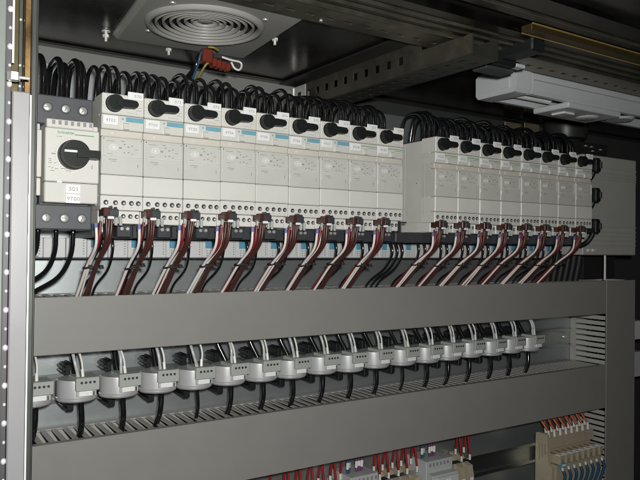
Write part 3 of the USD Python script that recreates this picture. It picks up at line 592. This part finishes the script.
t = thing('beam_clamp', 'black clamp gripping the slotted rail just above the lamp end', 'clamp', (0.455, -0.110, 0.195))
put('body', cat(cbox(-0.016, 0.022, -0.022, 0.020, -0.003, 0.0165, 0.002), cbox(-0.008, 0.016, -0.070, -0.020, 0.003, 0.020, 0.002)), 'knob_black', t)
put('jaw', cbox(-0.022, 0.028, -0.012, 0.012, -0.0075, -0.0028, 0.0012), 'terminal_black', t)
put('left_tab', cbox(-0.036, -0.020, 0.018, 0.030, 0.008, 0.0115, 0.0006), 'lamp_white', t)
put('right_tab', cbox(0.024, 0.040, -0.020, -0.008, -0.001, 0.0035, 0.0006), 'lamp_white', t)

# ------------------------------------------------------------------ enclosure lamp
t = thing('cabinet_lamp', 'long pale grey enclosure lamp hanging under the slotted roof rail', 'lamp', (0.545, -0.038, 0.183))
body = Polygon([(-0.037, 0.006), (-0.033, 0.0005), (-0.028, 0.0), (0.033, 0.0), (0.037, 0.005), (0.037, 0.029), (0.032, 0.033), (-0.032, 0.033), (-0.037, 0.029)])
well = Polygon([(-0.026, -0.001), (0.026, -0.001), (0.022, 0.016), (-0.022, 0.016)])
put('housing', prism_x(body.difference(well), 0.032, 0.62), 'lamp_white', t)
put('end_cap', cat(prism_x(body.buffer(0.0012), -0.003, 0.026), prism_x(body.buffer(-0.0005), 0.026, 0.0318)), 'lamp_white', t)
put('cap_panel', cbox(-0.0042, -0.0028, -0.026, 0.026, 0.006, 0.027, 0.0006), 'lamp_white', t)
put('trim_line', cbox(0.034, 0.62, -0.0376, -0.0368, 0.0195, 0.0206, 0.0002), 'print_grey', t)
put('diffuser', lathe([(0, 0), (0.0065, 0), (0.0065, 0.08), (0, 0.08)], 24).apply_transform(np.array([[0, 0, 1, .033], [1, 0, 0, 0], [0, 1, 0, .008], [0, 0, 0, 1]])), 'lamp_diffuser', t, 40)
put('switch_block', cat(cbox(0.114, 0.245, -0.0350, 0.0300, -0.0085, 0.0002, 0.0015)), 'lamp_white', t)
put('socket_ring', lathe([(0.0, -0.0105), (0.014, -0.0108), (0.018, -0.0088), (0.018, -0.008), (0, -0.008)], 36, at=(0.205, -0.002, 0)), 'lamp_diffuser', t, 40)
put('rocker', cbox(0.135, 0.160, -0.012, 0.012, -0.0112, -0.008, 0.001), 'lamp_diffuser', t)
put('sensor_disc', lathe([(0.0, -0.0035), (0.020, -0.0035), (0.024, 0.0), (0, 0.0)], 36, at=(0.292, -0.002, 0)), 'lamp_white', t, 40)

# ------------------------------------------------------------------ ribbed grey unit at the right end
t = thing('ribbed_panel', 'grey ribbed plastic device cover at the right end behind the last starter', 'device', (0.868, 0.050, 0))
put('cover', cbox(0, 0.164, 0, 0.08, -0.0455, 0.1370, 0.0015), 'panel_grey', t)
for z in (0.114, 0.104, 0.0985, 0.0935, 0.006, -0.004, -0.012, -0.020, -0.0285):
    put('rib', cbox(0.001, 0.163, -0.0014, 0.001, z, z+0.0026, 0.0007), 'panel_grey', t)
for x in (0.012, 0.026):
    put('foot_clip', cbox(x, x+0.009, -0.003, 0.001, -0.0395, -0.0340, 0.001), 'module_grey', t)
for k, z in enumerate((0.1170, 0.0660, 0.0130)):
    t = thing('black_connector', f'black angled connector on the right side of the last starter, {("top", "middle", "bottom")[k]} of three', 'connector', (0.8245, -0.006, z), 'black connectors beside the last starter')
    put('body', cat(cbox(0.0, 0.0140, 0.0, 0.022, -0.020, 0.0015, 0.0015), cbox(0.0035, 0.017, 0.004, 0.026, -0.006, 0.004, 0.0012)), 'knob_black', t)
    put('strain_relief', tube([(0.007, 0.010, -0.018), (0.006, 0.012, -0.026), (0.0015, 0.018, -0.036), (0.0005, 0.03, -0.042)], 0.0040, 9, 5), 'knob_black', t, True)
    put('latch', cbox(0.010, 0.0155, -0.0015, 0.003, -0.014, -0.003, 0.0006), 'terminal_black', t)
for k in range(6):
    x = 0.842+k*0.0165
    wire('black_cable', [(x, 0.095, -0.030), (x-0.001, 0.098, -0.06), (x-0.003, 0.102, -0.085), (x-0.004, 0.108, -0.12)], 0.0062, 'pvc_matte', 'fat black cable dropping from under the ribbed grey cover into the duct', 'fat black cables at the right end', None, 'cable', 12)
tag(put('shade_sheet', cbox(0.957, 1.060, 0.112, 0.130, -0.093, -0.03), 'void'), 'black sheet standing in for shade in the open space right of the duct edge', 'cover')  # black sheet put where the open duct is only in shade
# dark equipment beyond the right-hand duct
t = thing('far_module', 'pale module at the extreme right edge beyond the vertical duct', 'module', (1.062, 0.080, 0))
put('body', cat(cbox(0, 0.05, 0, 0.05, -0.215, -0.178, 0.001)), 'module_grey', t)
put('body', cat(cbox(0.0, 0.05, 0, 0.05, -0.290, -0.240, 0.001)), 'relay_grey', t)
put('side_rail', cbox(-0.004, -0.0025, 0.01, 0.05, -0.33, -0.095, 0.0004), 'module_grey', t)

# ------------------------------------------------------------------ bottom row: terminals, relays and their wires
def terminal(x, label, w=0.0058, m='beige', group='beige terminal blocks in the bottom row', y=0.0):
    t = thing('terminal_block', label, 'terminal block', (x, 0.082+y, -0.383), group)
    prof = [(0.048, -0.06), (0.048, 0.0), (0.026, 0.0), (0.018, -0.008), (0.004, -0.012), (0.0, -0.028), (0.0, -0.06)]
    put('housing', prism_x(prof, 0, w), m, t)
    put('clamp', cbox(w*0.2, w*0.8, 0.028, 0.040, -0.001, 0.0012, 0.0003), 'beige_dark', t)
    put('marker', cbox(w*0.12, w*0.88, -0.0006, 0.001, -0.036, -0.030, 0.0003), 'paper', t)
redx = [(0.2640, 1), (0.2860, 2), (0.3060, 2), (0.3256, 2), (0.3443, 2), (0.3651, 2), (0.3830, 1), (0.4450, 2), (0.4620, 2), (0.4815, 2), (0.4990, 2), (0.5190, 2), (0.6160, 2), (0.6350, 2)]
n = 0
for k, (x, c) in enumerate(redx):
    terminal(x-0.0045, f'narrow beige terminal under the {ORD[k]} pair of red wires', 0.0095, y=0.008)
    for q in range(c):
        xx = x+q*0.0040-0.001; zt = -0.3690-q*0.010; yy = 0.108-q*0.010
        w = thing('red_wire', f'{("rear", "front")[q]} bright red wire in the {ORD[k]} pair under the lower duct', 'wire', (0, 0, 0), 'red wires under the lower duct')
        put('insulation', tube([(xx-0.002, 0.100, -0.322), (xx-0.001+rng.uniform(-.001, .001), 0.102, -0.342), (xx, yy, zt)], 0.0017, 8, 6), 'pvc_bright_red', w, True)
        put('ferrule', tube([(xx, yy, zt+0.001), (xx+0.0003, yy, zt-0.008)], 0.0020, 8, 1), 'ferrule_white', w, 40)
for k, (x, lab) in enumerate(((0.384, 'grey relay module at the bottom edge under the left red wires'), (0.5290, 'grey relay module with white and blue wires under the duct, right of the red wires'))):
    t = thing('relay_module', lab, 'relay', (x, 0.078, -0.369-0.001*k), 'grey relay modules in the bottom row')
    w = 0.050 if k == 0 else 0.056
    put('housing', cat(cbox(0, w, 0.006, 0.055, -0.08, 0.0, 0.001), cbox(0.001, w-0.001, -0.008, 0.01, -0.08, -0.0180, 0.001)), 'relay_grey', t)
    for q in range(6):
        put('terminal_hole', box(0.006+q*0.0075, 0.0092+q*0.0075, 0.0052, 0.008, -0.0085, -0.0035), 'ink', t)
    put('front_cover', cbox(0.006, w-0.004, -0.0125, -0.0075, -0.034, -0.0210, 0.0008), 'module_grey', t)
    put('lens', cbox(w*0.45, w*0.62, -0.0135, -0.0120, -0.030, -0.0250, 0.0006), 'paper', t)
    put('lower_print', cat(*[box(0.008+q*0.007, 0.0125+q*0.007, -0.0086, -0.0078, -0.045-0.004*(q % 2), -0.041) for q in range(6)]), 'connector_red', t)
    for q, (m_, fm, dx) in enumerate((('pvc_blue', 'ferrule_white', 0.006), ('pvc_blue', 'clear_sleeve', 0.0095), ('pvc_purple', 'ferrule_white', 0.022), ('pvc_purple', 'ferrule_white', 0.027), ('pvc_purple', 'ferrule_white', 0.032))):
        ww = thing('control_wire', f'{("blue", "blue", "purple", "purple", "purple")[q]} wire entering the top of the {("left", "right")[k]} grey relay module', 'wire', (0, 0, 0), f'wires on relay {ORD[k]} {("blue", "blue", "purple", "purple", "purple")[q]}')
        b0 = np.array([x+dx, 0.102, -0.368-0.001*k])
        put('insulation', tube([b0, b0+[0.001, 0.0, 0.012], b0+[0.0005, 0.004, 0.036]], 0.0016, 8, 5), m_, ww, True)
        put('ferrule', tube([b0+[0.0004, 0, 0.006+0.002*(q % 2)], b0+[0.001, 0, 0.0155]], 0.0022, 8, 1), fm, ww, 40)
# beige group at the right
XB = 0.806
t = thing('end_plate', 'tall beige end plate at the left of the orange-wired terminals', 'end plate', (XB, 0.060, -0.364))
prof = [(0.040, -0.12), (0.040, -0.003), (0.036, 0.0), (0.018, 0.0), (0.015, -0.004), (0.012, -0.052), (0.004, -0.056), (0.004, -0.12)]
put('plate', prism_x(prof, 0, 0.0065), 'beige', t)
put('print', cat(*[box(-0.0004, 0.001, 0.018+0.006*q, 0.0205+0.006*q, -0.036-0.006*(q % 3), -0.018) for q in range(3)]), 'beige_dark', t)
for k in range(8):
    x = XB+0.0070+k*0.0162
    t = thing('terminal_block', f'beige stepped terminal with orange wires, {ORD[k]} from its tall end plate', 'terminal block', (x, 0.060, -0.369), 'orange-wired beige terminals')
    prof = [(0.040, -0.10), (0.040, 0.0), (0.026, 0.0), (0.017, -0.006), (0.015, -0.022), (0.024, -0.0235), (0.024, -0.046), (0.000, -0.048), (0.000, -0.10)]
    put('housing', prism_x(prof, 0.0003, 0.0158), 'beige', t)
    put('upper_clamp', cbox(0.004, 0.0125, 0.028, 0.037, -0.0010, 0.0012, 0.0005), 'beige_dark', t)
    put('front_tab', cbox(0.0025, 0.0138, -0.006, 0.0225, -0.0455, -0.0300, 0.0008), 'beige', t)
    put('tab_slot', box(0.0055, 0.0110, -0.0065, -0.005, -0.0435, -0.0360), 'beige_dark', t)
    put('marker', cbox(0.003, 0.0133, -0.0045, 0.006, -0.0302, -0.0288, 0.0003), 'paper', t)
    for q in range(2):
        xx = x+0.005+q*0.006; yy = 0.082+q*0.011; zt = -0.3700+q*0.004
        w = thing('orange_wire', f'orange wire with pale ferrule, {("front", "rear")[q]} one on the {ORD[k]} stepped beige terminal', 'wire', (0, 0, 0), 'orange wires on the beige terminals')
        put('insulation', tube([(xx-0.004, 0.100, -0.322), (xx-0.003+rng.uniform(-.002, .002), 0.096, -0.341), (xx, yy, zt+0.009)], 0.0021, 8, 6), 'pvc_orange', w, True)
        put('ferrule', tube([(xx, yy, zt+0.010), (xx+0.0003, yy-0.001, zt-0.003)], 0.0024, 8, 1), 'ferrule_white', w, 40)
    xx = x+0.008
    w = thing('blue_wire', f'dark blue wire leaving the bottom of the {ORD[k]} stepped beige terminal', 'wire', (0, 0, 0), 'blue wires on the beige terminals')
    put('insulation', tube([(xx, 0.052, -0.424), (xx+0.001, 0.049, -0.436), (xx-0.003+rng.uniform(-.003, .003), 0.056, -0.465)], 0.0026, 8, 6), 'pvc_blue', w, True)
    put('ferrule', tube([(xx, 0.054, -0.419), (xx, 0.052, -0.426)], 0.0022, 8, 1), 'ferrule_white', w, 40)
t = thing('fuse_insert', 'small turquoise insert in the first orange-wired beige terminal', 'insert', (XB+0.010, 0.0585, -0.412))
put('body', cbox(0, 0.010, -0.008, 0.002, -0.006, 0.002, 0.0006), 'blue_bright', t)
put('cap', cbox(0.001, 0.009, -0.0088, -0.0078, -0.004, 0.0, 0.0003), 'paper', t)

# ------------------------------------------------------------------ cabinet frame post at the left
t = thing('frame_post', 'grey metal cabinet frame post filling the left edge, bright domes standing for lit holes', 'post', (-0.12, -0.22, 0))
Z0, Z1 = -0.45, 0.26
put('outer_edge', cbox(-0.0120, -0.0022, 0.0, 0.03, Z0, Z1, 0.0008), 'post_mint', t)
put('spot_strip', cbox(-0.0021, 0.0016, 0.0030, 0.03, Z0, Z1, 0.0004), 'post_purple', t)  # shadow gap put into the dark colour of this strip
k = 0; z = -0.330
while z < 0.20:  # bright domes standing in for light seen in the frame holes
    r = 0.0018 if k % 2 == 0 else 0.0010
    q = lathe([(0, -r*0.7), (r*0.6, -r*0.55), (r*0.95, -r*0.15), (r, 0.0006)], 14)
    q.vertices = np.stack([q.vertices[:, 0]+0.0004, q.vertices[:, 2]+0.0030, q.vertices[:, 1]*1.25+z], 1); q.invert()
    put('spot_dome', q, 'spot_bright', t, 50); z += 0.0125; k += 1
put('cover_plate', cbox(0.0018, 0.0130, 0.0, 0.004, Z0, 0.0655, 0.0008), 'post_grey', t)
put('highlight_edge', tube([(0.0134, 0.0022, Z0), (0.0134, 0.0022, 0.064)], 0.0010, 12, 1), 'post_edge', t, True)  # highlight on the rounded edge, put into the pale colour
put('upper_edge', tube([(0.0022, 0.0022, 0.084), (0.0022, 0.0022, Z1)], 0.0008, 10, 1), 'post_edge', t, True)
put('rear_flange', cat(cbox(0.0150, 0.0185, 0.010, 0.05, Z0, Z1, 0.0006), cbox(0.0190, 0.0250, 0.040, 0.09, Z0, Z1, 0.0006)), 'post_dark', t)
put('inner_profile', cat(cbox(0.0020, 0.0075, 0.012, 0.016, 0.0665, Z1, 0.0006)), 'olive_metal', t)
put('inner_profile', cbox(0.0105, 0.0148, 0.010, 0.016, 0.0665, Z1, 0.0006), 'passivated', t)
put('inner_groove', cbox(0.0076, 0.0104, 0.016, 0.019, 0.0665, Z1, 0.0004), 'post_dark', t)
for z in (0.0722, 0.0865, 0.1180, 0.140):
    q = lathe([(0, -0.0008), (0.0008, -0.0006), (0.0010, 0.0006)], 10); q.vertices = np.stack([q.vertices[:, 0]+0.0088, q.vertices[:, 2]+0.0160, q.vertices[:, 1]+z], 1); q.invert(); put('spot_dome', q, 'screw_metal', t, 50)
put('edge_light', tube([(0.0266, 0.052, Z0), (0.0266, 0.052, 0.20)], 0.0005, 8, 1), 'post_mint', t, True)
t = thing('post_bolt', 'short bolt with hexagonal nut on the post just above the cover plate', 'bolt', (-0.1182, -0.2245, 0.0735))
nut = trimesh.creation.cylinder(0.0042, 0.0052, sections=6); put('nut', nut, 'screw_metal', t)
put('shank', lathe([(0, 0), (0.0011, 0), (0.0011, 0.0095), (0, 0.0095)], 12).apply_transform(np.array([[0, 0, 1, 0], [1, 0, 0, 0], [0, 1, 0, 0], [0, 0, 0, 1]])), 'screw_metal', t, 40)
# bright screw heads deep at the right under the roof
for k, (x, z) in enumerate(((0.948, 0.1645), (0.966, 0.1640), (0.995, 0.1608), (0.970, 0.1560), (0.962, 0.1440))):
    t = thing('far_screw', 'small bright screw head in the dark above the ribbed grey cover', 'screw', (x, 0.1, z), 'bright screws above the ribbed cover')
    put('head', cbox(-0.0032, 0.0032, 0, 0.004, -0.0014, 0.0014, 0.0006), 'screw_metal', t)
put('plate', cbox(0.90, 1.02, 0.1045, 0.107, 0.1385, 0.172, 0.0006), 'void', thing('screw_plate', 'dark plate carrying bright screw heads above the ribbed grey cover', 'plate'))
t = thing('reflection_plates', 'pair of tan plates standing in for a brownish reflection behind the lamp end', 'reflection_plate', (0.809, 0.18, 0.196))  # brownish reflection put into the colour of two added plates
put('left_plate', cbox(0, 0.045, 0, 0.003, -0.012, 0.012, 0.0008), 'reflection_tan', t)
put('right_plate', cbox(0.056, 0.100, 0, 0.003, -0.006, 0.016, 0.0008), 'reflection_tan', t)
t = thing('cable_gland', 'dark round gland above the right end of the starters', 'gland', (0.985, 0.175, 0.203))
put('ring', lathe([(0.030, -0.016), (0.040, -0.014), (0.044, 0.0), (0.044, 0.02), (0.030, 0.02), (0.030, -0.016)], 40), 'post_dark', t, 40)
put('insert', lathe([(0, -0.008), (0.030, -0.008), (0.030, 0.0), (0, 0)], 32), 'void', t)
